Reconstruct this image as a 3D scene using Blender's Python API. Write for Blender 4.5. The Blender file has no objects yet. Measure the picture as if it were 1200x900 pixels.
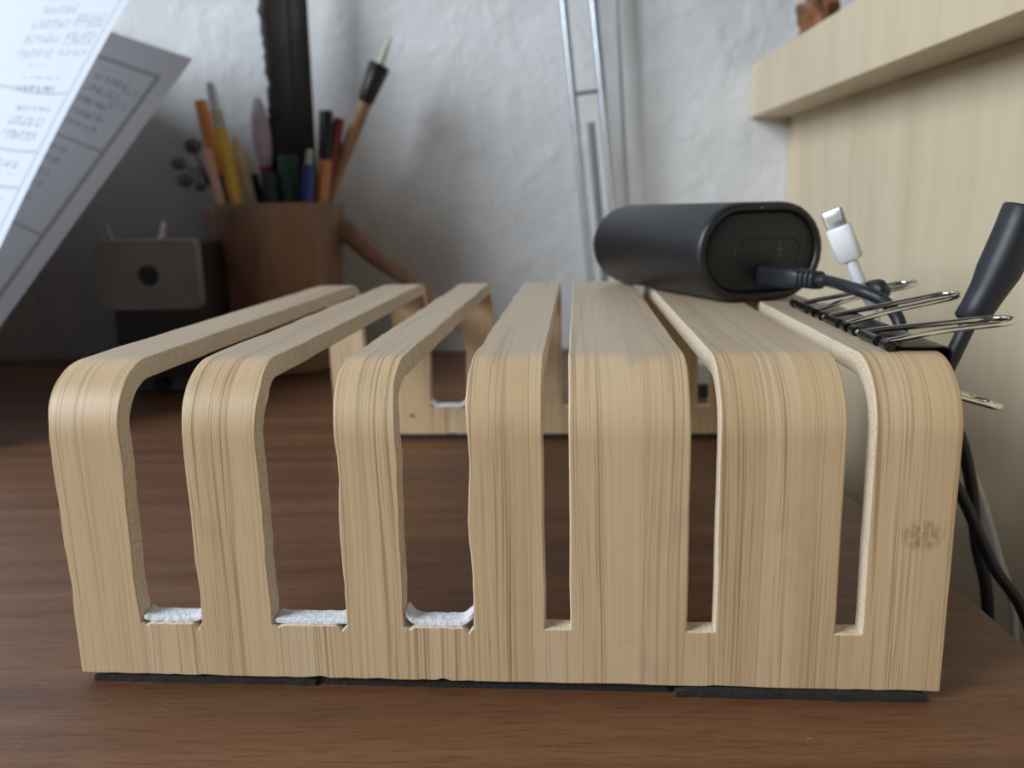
import bpy, bmesh, math, random
from mathutils import Vector, Matrix, noise as mnoise

sc = bpy.context.scene
COL = sc.collection
random.seed(4)
PI = math.pi

# ------------------------------------------------------------------ camera
cam_d = bpy.data.cameras.new('camera')
cam = bpy.data.objects.new('camera', cam_d)
COL.objects.link(cam)
sc.camera = cam
PITCH, YAW, ROLL = 0.20856, 0.01288, -0.02333
fwd = Vector((-math.sin(YAW)*math.cos(PITCH), math.cos(YAW)*math.cos(PITCH), -math.sin(PITCH)))
rgt = Vector((math.cos(YAW), math.sin(YAW), 0))
upv = rgt.cross(fwd)
r2 = rgt*math.cos(ROLL) + upv*math.sin(ROLL)
u2 = upv*math.cos(ROLL) - rgt*math.sin(ROLL)
mw = Matrix((r2, u2, -fwd)).transposed().to_4x4()
mw.translation = Vector((0.11231, -0.18739, 0.11394))
cam.matrix_world = mw
cam_d.sensor_width = 36.0
cam_d.lens = 970/1200*36.0
cam_d.clip_start = 0.005
cam_d.dof.use_dof = True
cam_d.dof.focus_distance = 0.198
cam_d.dof.aperture_fstop = 14.5

# ------------------------------------------------------------------ world, daylight, exposure
world = bpy.data.worlds.new('world')
sc.world = world
world.use_nodes = True
bg = world.node_tree.nodes['Background']
bg.inputs[0].default_value = (0.80, 0.88, 1.0, 1)
bg.inputs[1].default_value = 0.065

def area(name, loc, aim, size, power, col):
    l = bpy.data.lights.new(name, 'AREA')
    l.shape = 'RECTANGLE'; l.size, l.size_y = size; l.energy = power; l.color = col
    o = bpy.data.objects.new(name, l); COL.objects.link(o)
    o.location = loc
    o.rotation_euler = (Vector(aim)-Vector(loc)).to_track_quat('-Z', 'Y').to_euler()
    return o
area('window_daylight', (-1.12, -0.64, 0.84), (0.05, 0.25, 0.10), (0.7, 0.9), 31, (0.85, 0.935, 1.0))

sc.view_settings.view_transform = 'Standard'
sc.view_settings.look = 'None'
sc.view_settings.gamma = 1
sc.view_settings.use_curve_mapping = False
sc.view_settings.exposure = 0.0

# ------------------------------------------------------------------ material helpers
class NT:
    def __init__(s, name, rough=0.5, metal=0.0, spec=None):
        s.m = bpy.data.materials.new(name); s.m.use_nodes = True
        s.t = s.m.node_tree; s.b = s.t.nodes['Principled BSDF']
        s.b.inputs['Roughness'].default_value = rough
        s.b.inputs['Metallic'].default_value = metal
        if spec is not None: s.b.inputs['Specular IOR Level'].default_value = spec
    def n(s, typ, **kw):
        x = s.t.nodes.new(typ)
        for k, v in kw.items(): setattr(x, k, v)
        return x
    def put(s, sock, v):
        if hasattr(v, 'is_output'): s.t.links.new(v, sock)
        else: sock.default_value = v
    def math(s, op, a, b=0.0, c=0.0):
        x = s.n('ShaderNodeMath', operation=op)
        s.put(x.inputs[0], a); s.put(x.inputs[1], b); s.put(x.inputs[2], c)
        return x.outputs[0]
    def coord(s, kind='Object'):
        return s.n('ShaderNodeTexCoord').outputs[kind]
    def mapping(s, vec, scale=(1,1,1), loc=(0,0,0), rot=(0,0,0)):
        x = s.n('ShaderNodeMapping'); s.put(x.inputs['Vector'], vec)
        x.inputs['Scale'].default_value = scale; x.inputs['Location'].default_value = loc
        x.inputs['Rotation'].default_value = rot
        return x.outputs[0]
    def noise(s, vec, scale=5, detail=3, rough=0.5, dist=0.0):
        x = s.n('ShaderNodeTexNoise'); s.put(x.inputs['Vector'], vec)
        x.inputs['Scale'].default_value = scale; x.inputs['Detail'].default_value = detail
        x.inputs['Roughness'].default_value = rough; x.inputs['Distortion'].default_value = dist
        return x.outputs['Fac']
    def ramp(s, fac, stops):
        x = s.n('ShaderNodeValToRGB'); s.put(x.inputs[0], fac)
        el = x.color_ramp.elements
        while len(el) < len(stops): el.new(0.5)
        for e, (p, c) in zip(el, stops):
            e.position = p; e.color = (*c, 1) if len(c) == 3 else c
        return x.outputs[0]
    def step(s, v, lo, hi):
        x = s.n('ShaderNodeMapRange'); x.clamp = True
        s.put(x.inputs[0], v); x.inputs[1].default_value = lo; x.inputs[2].default_value = hi
        return x.outputs[0]
    def mix(s, fac, a, b, blend='MIX'):
        x = s.n('ShaderNodeMix', data_type='RGBA', blend_type=blend)
        s.put(x.inputs[0], fac)
        for i, v in ((6, a), (7, b)):
            s.put(x.inputs[i], v if hasattr(v, 'is_output') else (*v, 1))
        return x.outputs[2]
    def color(s, v):
        s.put(s.b.inputs['Base Color'], v if hasattr(v, 'is_output') else (*v, 1))
    def bump(s, h, strength=0.3, dist=0.001):
        x = s.n('ShaderNodeBump'); x.inputs['Strength'].default_value = strength
        x.inputs['Distance'].default_value = dist
        s.put(x.inputs['Height'], h); s.t.links.new(x.outputs[0], s.b.inputs['Normal'])
    def sep(s, vec):
        x = s.n('ShaderNodeSeparateXYZ'); s.put(x.inputs[0], vec)
        return x.outputs
    def comb(s, x=0.0, y=0.0, z=0.0):
        q = s.n('ShaderNodeCombineXYZ')
        for i, v in enumerate((x, y, z)): s.put(q.inputs[i], v)
        return q.outputs[0]

def simple(name, col, rough=0.5, metal=0.0, spec=None, var=0.12, scale=120, bump=0.05):
    """plain stuff with a little procedural variation"""
    m = NT(name, rough, metal, spec)
    f = m.noise(m.coord(), scale, 3)
    a = tuple(min(1, c*(1-var)) for c in col); b = tuple(min(1, c*(1+var)) for c in col)
    m.color(m.ramp(f, [(0.3, a), (0.7, b)]))
    if bump: m.bump(m.noise(m.coord(), scale*6, 2), bump, 0.0005)
    return m.m

def mat_bamboo():
    m = NT('bamboo', 0.38)
    s = m.sep(m.coord('UV')); u, v = s[0], s[1]
    # laminated strips about 9 mm wide, each a little different
    uw = m.math('ADD', u, m.math('MULTIPLY', m.math('SUBTRACT', m.noise(m.comb(m.math('MULTIPLY', u, 40), m.math('MULTIPLY', v, 6)), 1.0, 2), 0.5), 0.006))
    strip = m.n('ShaderNodeTexWhiteNoise', noise_dimensions='1D')
    m.put(strip.inputs['W'], m.math('FLOOR', m.math('MULTIPLY', uw, 115)))
    stripv = strip.outputs['Value']
    fine = m.noise(m.comb(m.math('MULTIPLY', uw, 1900), m.math('MULTIPLY', v, 14), m.math('MULTIPLY', stripv, 40)), 1.0, 4, 0.65)
    mid = m.noise(m.comb(m.math('MULTIPLY', uw, 620), m.math('MULTIPLY', v, 7), m.math('MULTIPLY', stripv, 9)), 1.0, 3, 0.6)
    broad = m.noise(m.comb(m.math('MULTIPLY', uw, 95), m.math('MULTIPLY', v, 5)), 1.0, 2, 0.5)
    base = m.ramp(m.math('ADD', m.math('MULTIPLY', stripv, 0.32), m.math('MULTIPLY', broad, 0.7)),
                  [(0.2, (0.60, 0.415, 0.238)), (0.5, (0.67, 0.485, 0.292)), (0.85, (0.71, 0.55, 0.36))])
    soft = m.step(fine, 0.38, 0.74)
    c = m.mix(m.math('MULTIPLY', soft, 0.26), base, (0.42, 0.26, 0.11))
    # dark vascular streaks: thin lines, clustered where the broad noise is high
    dens = m.step(m.noise(m.comb(m.math('MULTIPLY', uw, 190), m.math('MULTIPLY', v, 4), 3.3), 1.0, 2), 0.32, 0.60)
    for fr_, ln, z_, lo, amt in ((1500, 9, 7.7, 0.575, 0.62), (2300, 16, 1.7, 0.58, 0.55), (900, 6, 4.4, 0.635, 0.70), (3200, 60, 9.1, 0.62, 0.45)):
        ll = m.step(m.noise(m.comb(m.math('MULTIPLY', uw, fr_), m.math('MULTIPLY', v, ln), z_), 1.0, 1.5), lo, lo+0.07)
        c = m.mix(m.math('MULTIPLY', m.math('MULTIPLY', ll, dens), amt*0.85), c, (0.27, 0.135, 0.05))
    # seams between strips
    fr = m.math('FRACT', m.math('MULTIPLY', uw, 115))
    seam = m.math('MULTIPLY', m.math('LESS_THAN', fr, 0.035), m.math('GREATER_THAN', stripv, 0.45))
    c = m.mix(m.math('MULTIPLY', seam, 0.45), c, (0.33, 0.17, 0.07))
    # grey handling stains
    st = m.step(m.noise(m.comb(m.math('MULTIPLY', u, 60), m.math('MULTIPLY', v, 38)), 1.0, 4, 0.6), 0.60, 0.74)
    c = m.mix(m.math('MULTIPLY', st, 0.35), c, (0.30, 0.26, 0.20))
    # dust and wear on the flat top
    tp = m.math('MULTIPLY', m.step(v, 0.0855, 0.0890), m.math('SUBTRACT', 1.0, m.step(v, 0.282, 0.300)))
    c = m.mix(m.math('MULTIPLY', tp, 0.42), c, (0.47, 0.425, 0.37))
    # the bamboo node (a brown fringe) on the right slat
    du = m.math('DIVIDE', m.math('SUBTRACT', u, 0.2010), 0.0052)
    dv = m.math('DIVIDE', m.math('SUBTRACT', v, 0.0385), 0.0042)
    g = m.math('SUBTRACT', 1.0, m.math('ADD', m.math('POWER', m.math('ABSOLUTE', du), 2.0), m.math('POWER', m.math('ABSOLUTE', dv), 2.0)))
    nd = m.math('MULTIPLY', m.step(g, 0.0, 0.7), m.step(m.noise(m.comb(m.math('MULTIPLY', u, 900), m.math('MULTIPLY', v, 420)), 1.0, 3), 0.35, 0.65))
    c = m.mix(m.math('MULTIPLY', nd, 0.65), c, (0.25, 0.12, 0.05))
    m.color(c)
    m.put(m.b.inputs['Roughness'], m.math('ADD', 0.33, m.math('MULTIPLY', mid, 0.22)))
    m.bump(m.math('ADD', fine, m.math('MULTIPLY', mid, 0.8)), 0.12, 0.0003)
    return m.m

def mat_cut():
    m = NT('cut_bamboo', 0.75)
    s = m.sep(m.coord('Object'))
    f = m.noise(m.coord(), 1300, 4, 0.65)
    g = m.noise(m.mapping(m.coord(), (400, 60, 60)), 1, 2)
    c = m.ramp(f, [(0.28, (0.55, 0.42, 0.27)), (0.5, (0.74, 0.63, 0.48)), (0.8, (0.84, 0.76, 0.62))])
    c = m.mix(m.math('MULTIPLY', m.step(g, 0.55, 0.75), 0.2), c, (0.36, 0.22, 0.11))
    m.color(c); m.bump(f, 0.5, 0.0006)
    return m.m

def mat_desk():
    m = NT('walnut_veneer', 0.42)
    co = m.coord()
    warp = m.noise(m.mapping(co, (1.5, 9, 1)), 1.0, 2)
    s = m.sep(co)
    y = m.math('ADD', s[1], m.math('MULTIPLY', warp, 0.05))
    g1 = m.noise(m.comb(m.math('MULTIPLY', s[0], 3.0), m.math('MULTIPLY', y, 75), 0.0), 1.0, 4, 0.6)
    g2 = m.noise(m.comb(m.math('MULTIPLY', s[0], 70), m.math('MULTIPLY', y, 1300), 1.0), 1.0, 3, 0.6)
    c = m.ramp(g1, [(0.25, (0.085, 0.035, 0.016)), (0.5, (0.155, 0.066, 0.029)), (0.78, (0.235, 0.108, 0.048))])
    c = m.mix(m.math('MULTIPLY', m.step(g2, 0.50, 0.72), 0.68), c, (0.045, 0.017, 0.009))
    dust = m.step(m.noise(m.mapping(co, (500, 1100, 500)), 1.0, 2, 0.5), 0.70, 0.77)
    c = m.mix(m.math('MULTIPLY', dust, 0.40), c, (0.42, 0.36, 0.31))
    m.color(c)
    m.put(m.b.inputs['Roughness'], m.math('ADD', 0.34, m.math('MULTIPLY', g2, 0.2)))
    m.bump(m.math('ADD', g2, dust), 0.16, 0.0004)
    return m.m

def mat_plaster():
    m = NT('white_plaster', 0.85)
    co = m.coord()
    f = m.noise(co, 40, 4, 0.55, 0.4)
    g = m.noise(co, 95, 3, 0.5)
    h = m.math('ADD', m.step(f, 0.42, 0.72), m.math('MULTIPLY', g, 0.4))
    m.color(m.ramp(f, [(0.3, (0.73, 0.735, 0.75)), (0.7, (0.79, 0.795, 0.81))]))
    m.bump(h, 0.34, 0.003)
    return m.m

def mat_birch():
    m = NT('birch_laminate', 0.45)
    co = m.coord(); s = m.sep(co)
    g = m.noise(m.comb(m.math('MULTIPLY', s[0], 40), m.math('MULTIPLY', s[1], 40), m.math('MULTIPLY', s[2], 4)), 1.0, 4, 0.6)
    p = m.noise(co, 9, 3)
    c = m.ramp(g, [(0.25, (0.63, 0.51, 0.345)), (0.6, (0.73, 0.615, 0.435)), (0.85, (0.77, 0.66, 0.48))])
    fl = m.step(m.noise(m.comb(m.math('MULTIPLY', s[0], 160), m.math('MULTIPLY', s[1], 160), m.math('MULTIPLY', s[2], 22)), 1.0, 2), 0.69, 0.78)
    c = m.mix(m.math('MULTIPLY', fl, 0.22), c, (0.42, 0.29, 0.17))
    m.color(c); m.bump(g, 0.04, 0.0005)
    return m.m

def mat_paper(kind):
    """flat print: border lines, rules and rows of faint handwriting"""
    m = NT('printed_paper_'+kind, 0.75)
    m.b.inputs['Transmission Weight'].default_value = 0.0
    s = m.sep(m.coord('UV')); u, v = s[0], s[1]         # u: distance from the right edge, v: up, both in metres
    ink = None
    def add(x, w=1.0):
        nonlocal ink
        x = m.math('MULTIPLY', x, w)
        ink = x if ink is None else m.math('MAXIMUM', ink, x)
    def line(c, pos, half):
        return m.math('LESS_THAN', m.math('ABSOLUTE', m.math('SUBTRACT', c, pos)), half)
    def rng(c, lo, hi):
        return m.math('MULTIPLY', m.math('GREATER_THAN', c, lo), m.math('LESS_THAN', c, hi))
    def box(u0, u1, v0, v1):
        return m.math('MULTIPLY', rng(u, u0, u1), rng(v, v0, v1))
    scr = m.step(m.noise(m.comb(m.math('MULTIPLY', u, 300), m.math('MULTIPLY', v, 300)), 1.0, 3, 0.7), 0.45, 0.58)
    def rows(u0, u1, v0, v1, pitch, duty=0.55, w=0.6):
        fr = m.math('FRACT', m.math('DIVIDE', v, pitch))
        add(m.math('MULTIPLY', m.math('MULTIPLY', m.math('LESS_THAN', fr, duty), scr), box(u0, u1, v0, v1)), w)
    if kind == 'bright':
        add(m.math('MULTIPLY', line(u, 0.0075, 0.0010), m.math('LESS_THAN', v, 0.29)), 0.35)
        for vv in (0.1655, 0.145, 0.096, 0.2, 0.06):
            add(m.math('MULTIPLY', line(m.math('ADD', v, m.math('MULTIPLY', m.math('SINE', m.math('MULTIPLY', u, 50)), 0.002)), vv, 0.0008), m.math('GREATER_THAN', u, 0.0075)), 0.38)
        rows(0.016, 0.052, 0.170, 0.190, 0.0085, 0.6, 0.55)
        rows(0.012, 0.040, 0.222, 0.250, 0.012, 0.8, 0.4)
        rows(0.022, 0.064, 0.196, 0.208, 0.009, 0.5, 0.75)
        rows(0.020, 0.075, 0.150, 0.158, 0.007, 0.6, 0.5)
        rows(0.018, 0.060, 0.105, 0.138, 0.0105, 0.6, 0.5)
        rows(0.016, 0.070, 0.062, 0.090, 0.010, 0.6, 0.5)
        rows(0.045, 0.085, 0.215, 0.262, 0.010, 0.6, 0.4)
        add(m.math('LESS_THAN', m.math('ADD', m.math('POWER', m.math('SUBTRACT', u, 0.047), 2.0), m.math('POWER', m.math('SUBTRACT', v, 0.126), 2.0)), 0.0000045), 0.8)
        base, dark = (0.71, 0.74, 0.82), (0.16, 0.17, 0.21)
    else:
        top = 0.262
        add(m.math('MULTIPLY', line(u, 0.0145, 0.0019), m.math('LESS_THAN', v, top-0.012)), 0.55)
        add(m.math('MULTIPLY', line(v, top-0.012, 0.0016), m.math('GREATER_THAN', u, 0.0135)), 0.45)
        for vv in (0.190, 0.128, 0.08):
            add(m.math('MULTIPLY', line(v, vv, 0.0008), m.math('GREATER_THAN', u, 0.0145)), 0.5)
        rows(0.030, 0.060, 0.200, 0.244, 0.009, 0.55, 0.55)
        rows(0.040, 0.090, 0.140, 0.184, 0.009, 0.55, 0.5)
        rows(0.020, 0.036, 0.214, 0.236, 0.011, 0.5, 0.3)
        base, dark = (0.80, 0.79, 0.80), (0.10, 0.10, 0.12)
    m.color(m.mix(ink, base, dark))
    # a thin sheet lets some daylight through
    tr = m.n('ShaderNodeBsdfTranslucent')
    m.put(tr.inputs[0], m.mix(ink, base, dark))
    mx = m.n('ShaderNodeMixShader'); mx.inputs[0].default_value = 0.10
    m.t.links.new(m.b.outputs[0], mx.inputs[1]); m.t.links.new(tr.outputs[0], mx.inputs[2])
    m.t.links.new(mx.outputs[0], m.t.nodes['Material Output'].inputs[0])
    return m.m

def mat_bark_cup():
    m = NT('brown_wood', 0.5)
    co = m.coord()
    f = m.noise(m.mapping(co, (26, 26, 9)), 1.0, 4, 0.6, 0.5)
    g = m.noise(m.mapping(co, (140, 140, 16)), 1.0, 3, 0.6)
    c = m.ramp(f, [(0.25, (0.19, 0.098, 0.060)), (0.55, (0.34, 0.19, 0.118)), (0.8, (0.48, 0.30, 0.19))])
    c = m.mix(m.math('MULTIPLY', m.step(g, 0.5, 0.75), 0.4), c, (0.09, 0.042, 0.025))
    m.color(c); m.bump(m.math('ADD', f, g), 0.3, 0.0015)
    return m.m

def mat_feather():
    m = NT('dark_feather', 0.6)
    s = m.sep(m.coord())
    b = m.noise(m.comb(m.math('MULTIPLY', s[0], 30), 0.0, m.math('MULTIPLY', m.math('ADD', s[2], m.math('MULTIPLY', m.math('ABSOLUTE', s[0]), 1.4)), 700)), 1.0, 2)
    p = m.noise(m.coord(), 35, 3)
    c = m.ramp(p, [(0.3, (0.012, 0.010, 0.010)), (0.7, (0.038, 0.030, 0.025))])
    c = m.mix(m.math('MULTIPLY', m.step(b, 0.45, 0.7), 0.5), c, (0.014, 0.012, 0.012))
    m.color(c); m.bump(b, 0.4, 0.0005)
    return m.m

def mat_felt(name, col):
    m = NT(name, 0.95)
    f = m.noise(m.coord(), 900, 4, 0.7)
    m.color(m.ramp(f, [(0.3, tuple(c*0.8 for c in col)), (0.7, col)]))
    m.bump(f, 0.8, 0.0008)
    m.b.inputs['Sheen Weight'].default_value = 0.08; m.b.inputs['Specular IOR Level'].default_value = 0.2
    return m.m

M = dict(
    bamboo=mat_bamboo(), cut=mat_cut(), desk=mat_desk(), plaster=mat_plaster(), birch=mat_birch(),
    paper1=mat_paper('bright'), paper2=mat_paper('shaded'), cup=mat_bark_cup(), feather=mat_feather(),
    felt_white=mat_felt('white_felt', (0.86, 0.87, 0.92)), felt_dark=mat_felt('charcoal_felt', (0.030, 0.027, 0.026)),
    black=simple('matte_black_plastic', (0.012, 0.012, 0.014), 0.42, var=0.15, scale=300),
    black_gloss=simple('black_enamel', (0.006, 0.006, 0.007), 0.28, var=0.2, scale=200, bump=0.02),
    deep_black=simple('dark_recess_plastic', (0.010, 0.010, 0.010), 0.5),
    rubber=simple('black_rubber', (0.014, 0.016, 0.021), 0.46, var=0.2, scale=400),
    chrome=simple('nickel_wire', (0.72, 0.69, 0.64), 0.16, 1.0, var=0.05, scale=60, bump=0.0),
    white=simple('white_plastic', (0.82, 0.83, 0.87), 0.35, var=0.03),
    contact=simple('plug_metal', (0.70, 0.70, 0.70), 0.3, 1.0, var=0.05),
    gold=simple('contact_pads', (0.80, 0.80, 0.76), 0.3, 0.6, var=0.05),
    silver=simple('brushed_steel', (0.60, 0.63, 0.68), 0.35, 0.85, var=0.06),
    darksteel=simple('grey_steel', (0.30, 0.31, 0.33), 0.45, 0.6, var=0.08),
    greyplate=simple('grey_metal_plate', (0.24, 0.22, 0.20), 0.5, 0.3, var=0.1, scale=40),
    darkbody=simple('dark_brown_plastic', (0.022, 0.019, 0.018), 0.5),
    basegrey=simple('grey_base', (0.17, 0.17, 0.18), 0.5),
    orange=simple('orange_plastic', (0.86, 0.34, 0.12), 0.4, var=0.06),
    orange_wood=simple('orange_lacquer', (0.74, 0.28, 0.11), 0.4, var=0.06),
    pink=simple('pale_pink_lacquer', (0.86, 0.55, 0.43), 0.4, var=0.06),
    yellow=simple('yellow_lacquer', (0.86, 0.52, 0.08), 0.35, var=0.06),
    tan=simple('tan_wood', (0.42, 0.25, 0.13), 0.5, var=0.15),
    cream=simple('cream_wood', (0.66, 0.53, 0.36), 0.6, var=0.12),
    bristle=simple('pale_bristle', (0.62, 0.58, 0.48), 0.7, var=0.15),
    lilac=simple('lilac_plastic', (0.58, 0.48, 0.60), 0.45, var=0.08),
    darkred=simple('dark_red_plastic', (0.28, 0.022, 0.030), 0.4, var=0.1),
    green=simple('dark_green_plastic', (0.018, 0.085, 0.040), 0.4, var=0.1),
    teal=simple('dark_teal_plastic', (0.025, 0.050, 0.058), 0.4, var=0.1),
    blue=simple('blue_plastic', (0.030, 0.065, 0.32), 0.35, var=0.08),
    pod=simple('grey_seed_pod', (0.20, 0.19, 0.18), 0.75, var=0.3, scale=150, bump=0.4),
    twig=simple('dark_twig', (0.05, 0.035, 0.028), 0.8, var=0.3, scale=150, bump=0.4),
    bark=simple('rust_brown_bark', (0.24, 0.10, 0.045), 0.8, var=0.7, scale=90, bump=0.9),
    greycable=simple('white_cable_jacket', (0.66, 0.66, 0.66), 0.45, var=0.04),
    floor=simple('brown_floorboards', (0.16, 0.09, 0.05), 0.5, var=0.3, scale=12),
    led=simple('indicator_lens', (0.10, 0.09, 0.30), 0.2),
    mark=simple('grey_print', (0.055, 0.055, 0.055), 0.4),
)

# ------------------------------------------------------------------ mesh helpers
def link(name, me, m, parent=None):
    o = bpy.data.objects.new(name, me); COL.objects.link(o)
    ms = m if isinstance(m, (list, tuple)) else [m]
    for x in ms: me.materials.append(x)
    if parent: o.parent = parent
    return o
def from_bm(name, bm, m, parent=None, smooth=True, bevel=0, seg=2, angle=35):
    me = bpy.data.meshes.new(name)
    bmesh.ops.recalc_face_normals(bm, faces=bm.faces)
    bm.to_mesh(me); bm.free()
    o = link(name, me, m, parent)
    finish(o, smooth, bevel, seg, angle)
    return o
def finish(o, smooth=True, bevel=0, seg=2, angle=35):
    me = o.data
    if smooth:
        for p in me.polygons: p.use_smooth = True
        me.set_sharp_from_angle(angle=math.radians(angle))
    if bevel:
        b = o.modifiers.new('bevel', 'BEVEL'); b.width = bevel; b.segments = seg
        b.limit_method = 'ANGLE'; b.angle_limit = math.radians(angle); b.harden_normals = smooth
def add_box(bm, x0, x1, y0, y1, z0, z1):
    v = [bm.verts.new((x, y, z)) for z in (z0, z1) for x, y in ((x0, y0), (x1, y0), (x1, y1), (x0, y1))]
    for f in ((0,3,2,1), (4,5,6,7), (0,1,5,4), (1,2,6,5), (2,3,7,6), (3,0,4,7)): bm.faces.new([v[i] for i in f])
def catmull(pts, n=8):
    P = [Vector(p) for p in pts]
    if len(P) < 3: return [P[0].lerp(P[-1], i/n) for i in range(n+1)]
    E = [P[0]*2-P[1]] + P + [P[-1]*2-P[-2]]
    out = []
    for i in range(1, len(E)-2):
        a, b, c, d = E[i-1:i+3]
        for k in range(n):
            t = k/n
            out.append(0.5*((2*b)+(c-a)*t+(2*a-5*b+4*c-d)*t*t+(3*b-a-3*c+d)*t**3))
    out.append(P[-1]); return out
def add_tube(bm, pts, rad, seg=12, closed=False, flat=None):
    """sweep a circle; rad: number or list matching pts; flat: (sx, sy) squash"""
    P = [Vector(p) for p in pts]; n = len(P)
    R = rad if isinstance(rad, (list, tuple)) else [rad]*n
    if len(R) != n:
        R = [R[min(len(R)-1, int(i/(n-1)*(len(R)-1)))]*(1-(i/(n-1)*(len(R)-1))%1) + R[min(len(R)-1, int(i/(n-1)*(len(R)-1))+1)]*((i/(n-1)*(len(R)-1))%1) for i in range(n)]
    T = []
    for i in range(n):
        if closed: d = P[(i+1) % n]-P[i-1]
        else: d = P[min(i+1, n-1)]-P[max(i-1, 0)]
        T.append(d.normalized())
    up = Vector((0, 0, 1)) if abs(T[0].z) < 0.9 else Vector((0, 1, 0))
    nrm = (up - T[0]*up.dot(T[0])).normalized()
    rings = []
    for i in range(n):
        nrm = (nrm - T[i]*nrm.dot(T[i])).normalized()
        bn = T[i].cross(nrm)
        sx, sy = flat if flat else (1, 1)
        rings.append([bm.verts.new(P[i] + (nrm*math.cos(2*PI*k/seg)*sy + bn*math.sin(2*PI*k/seg)*sx)*R[i]) for k in range(seg)])
    for i in range(n if closed else n-1):
        a, b = rings[i], rings[(i+1) % n]
        for k in range(seg):
            bm.faces.new((a[k], a[(k+1) % seg], b[(k+1) % seg], b[k]))
    if not closed:
        bm.faces.new(rings[0][::-1]); bm.faces.new(rings[-1])
def tube(name, pts, rad, m, parent=None, seg=12, smooth_n=0, closed=False, flat=None):
    bm = bmesh.new()
    add_tube(bm, catmull(pts, smooth_n) if smooth_n else pts, rad, seg, closed, flat)
    return from_bm(name, bm, m, parent, angle=50)
def stick(name, a, b, prof, m, parent=None, seg=12):
    """straight turned piece from a to b; prof = [(t, r), ...]"""
    a, b = Vector(a), Vector(b)
    return tube(name, [a.lerp(b, t) for t, r in prof], [r for t, r in prof], m, parent, seg)
def box(name, dims, m, parent=None, bevel=0.0):
    bm = bmesh.new(); add_box(bm, *dims)
    return from_bm(name, bm, m, parent, smooth=bool(bevel), bevel=bevel)
def ball(name, c, r, m, parent=None, sub=2, lump=0.0, seed=0):
    bm = bmesh.new(); bmesh.ops.create_icosphere(bm, subdivisions=sub, radius=1)
    for v in bm.verts:
        k = 1 + lump*mnoise.noise(v.co*2.2 + Vector((seed*7.1, 0, 0)))
        v.co = Vector((v.co.x*r[0], v.co.y*r[1], v.co.z*r[2]))*k + Vector(c)
    return from_bm(name, bm, m, parent, angle=80)

def tag(o, label, cat, group=None):
    o['label'] = label; o['category'] = cat
    if group: o['group'] = group
def thing(name, label, cat, loc=(0,0,0), rotz=0.0, group=None):
    o = bpy.data.objects.new(name, None); COL.objects.link(o)
    o.empty_display_size = 0.02
    o.location = loc; o.rotation_euler = (0, 0, rotz)
    tag(o, label, cat, group)
    return o
RA = -0.069                                             # the rack is turned slightly on the desk
RM = Matrix.Rotation(RA, 3, 'Z')
def rk(x, y, z): return tuple(RM @ Vector((x, y, z)))   # rack frame -> room
def struct(o): o['kind'] = 'structure'; return o

# ------------------------------------------------------------------ the setting
FLOOR = -0.72
WALL = 0.490
struct(box('wall_back', (-2.2, 1.4, WALL, WALL+0.1, FLOOR, 1.6), M['plaster']))
struct(box('floor', (-2.2, 1.4, -1.6, WALL, FLOOR-0.05, FLOOR), M['floor']))

desk = thing('desk', 'dark reddish brown wooden desk under the bamboo rack', 'desk', (-0.4, 0, FLOOR))
box('desk_top', (-0.75, 0.6415, -0.50, WALL-0.0005, -0.026-FLOOR, -FLOOR), M['desk'], desk, 0.0012)
for lx in (-0.70, 0.58):
    for ly in (-0.45, 0.43):
        box('leg', (lx-0.025, lx+0.025, ly-0.025, ly+0.025, 0, -0.026-FLOOR), M['desk'], desk, 0.002)

PX, SX = 0.3247, 0.2935
cab = thing('cabinet', 'pale birch cabinet with a thick overhanging top right of the desk', 'cabinet', (0.55, 0, FLOOR))
ox = 0.55
box('side_panel', (PX-ox, PX+0.018-ox, -0.62, WALL-0.0008, 0, 0.1788-FLOOR), M['birch'], cab, 0.0006)
box('side_panel', (0.80-ox, 0.818-ox, -0.62, WALL-0.0008, 0, 0.1788-FLOOR), M['birch'], cab, 0.0006)
box('back_panel', (PX+0.018-ox, 0.80-ox, WALL-0.012, WALL-0.0008, 0.05, 0.1788-FLOOR), M['birch'], cab, 0.0006)
box('cabinet_top', (SX-ox, 0.85-ox, -0.65, WALL-0.0006, 0.1788-FLOOR, 0.2183-FLOOR), M['birch'], cab, 0.0008)

# ------------------------------------------------------------------ bamboo rack
W, H, D, R, T, Z0 = 0.208, 0.0797, 0.229, 0.0165, 0.0052, 0.0024
VS = 0.0142                                             # path length at the bottom of the slots
E_ = [0.0003, 0.0176, 0.0328, 0.0507, 0.0690, 0.0831, 0.0997, 0.1168, 0.1227, 0.1498, 0.1562, 0.1834, 0.1893, 0.2078]
L1 = H-R-Z0; L2 = R*PI/2; L3 = D-2*R
VT = 2*L1+2*L2+L3
def path(v, off):
    """(y, z) of the bent board at path length v, off = depth below the outer face"""
    if v < L1: return off, Z0+v
    v -= L1
    if v < L2:
        a = v/R; r = R-off
        return R-r*math.cos(a), H-R+r*math.sin(a)
    v -= L2
    if v < L3: return R+v, H-off
    v -= L3
    if v < L2:
        a = v/R; r = R-off
        return D-R+r*math.sin(a), H-R+r*math.cos(a)
    v -= L2
    return D-off, H-R-v
def wob(k, v):
    amp = {0: 0.00055, 1: 0.0005, 2: 0.0007, 3: 0.0006, 4: 0.0008, 5: 0.00055, 6: 0.00065, 7: 0.0002}.get(k, 0.00012)
    w = amp*(mnoise.noise(Vector((k*13.7, v*62, 0)))*1.25 + 0.32*mnoise.noise(Vector((k*3.7, v*240, 5))))
    return w
rack = thing('bamboo_rack', 'bent bamboo rack with seven slats standing on the dark desk', 'rack', (0, 0, 0), RA)
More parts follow.
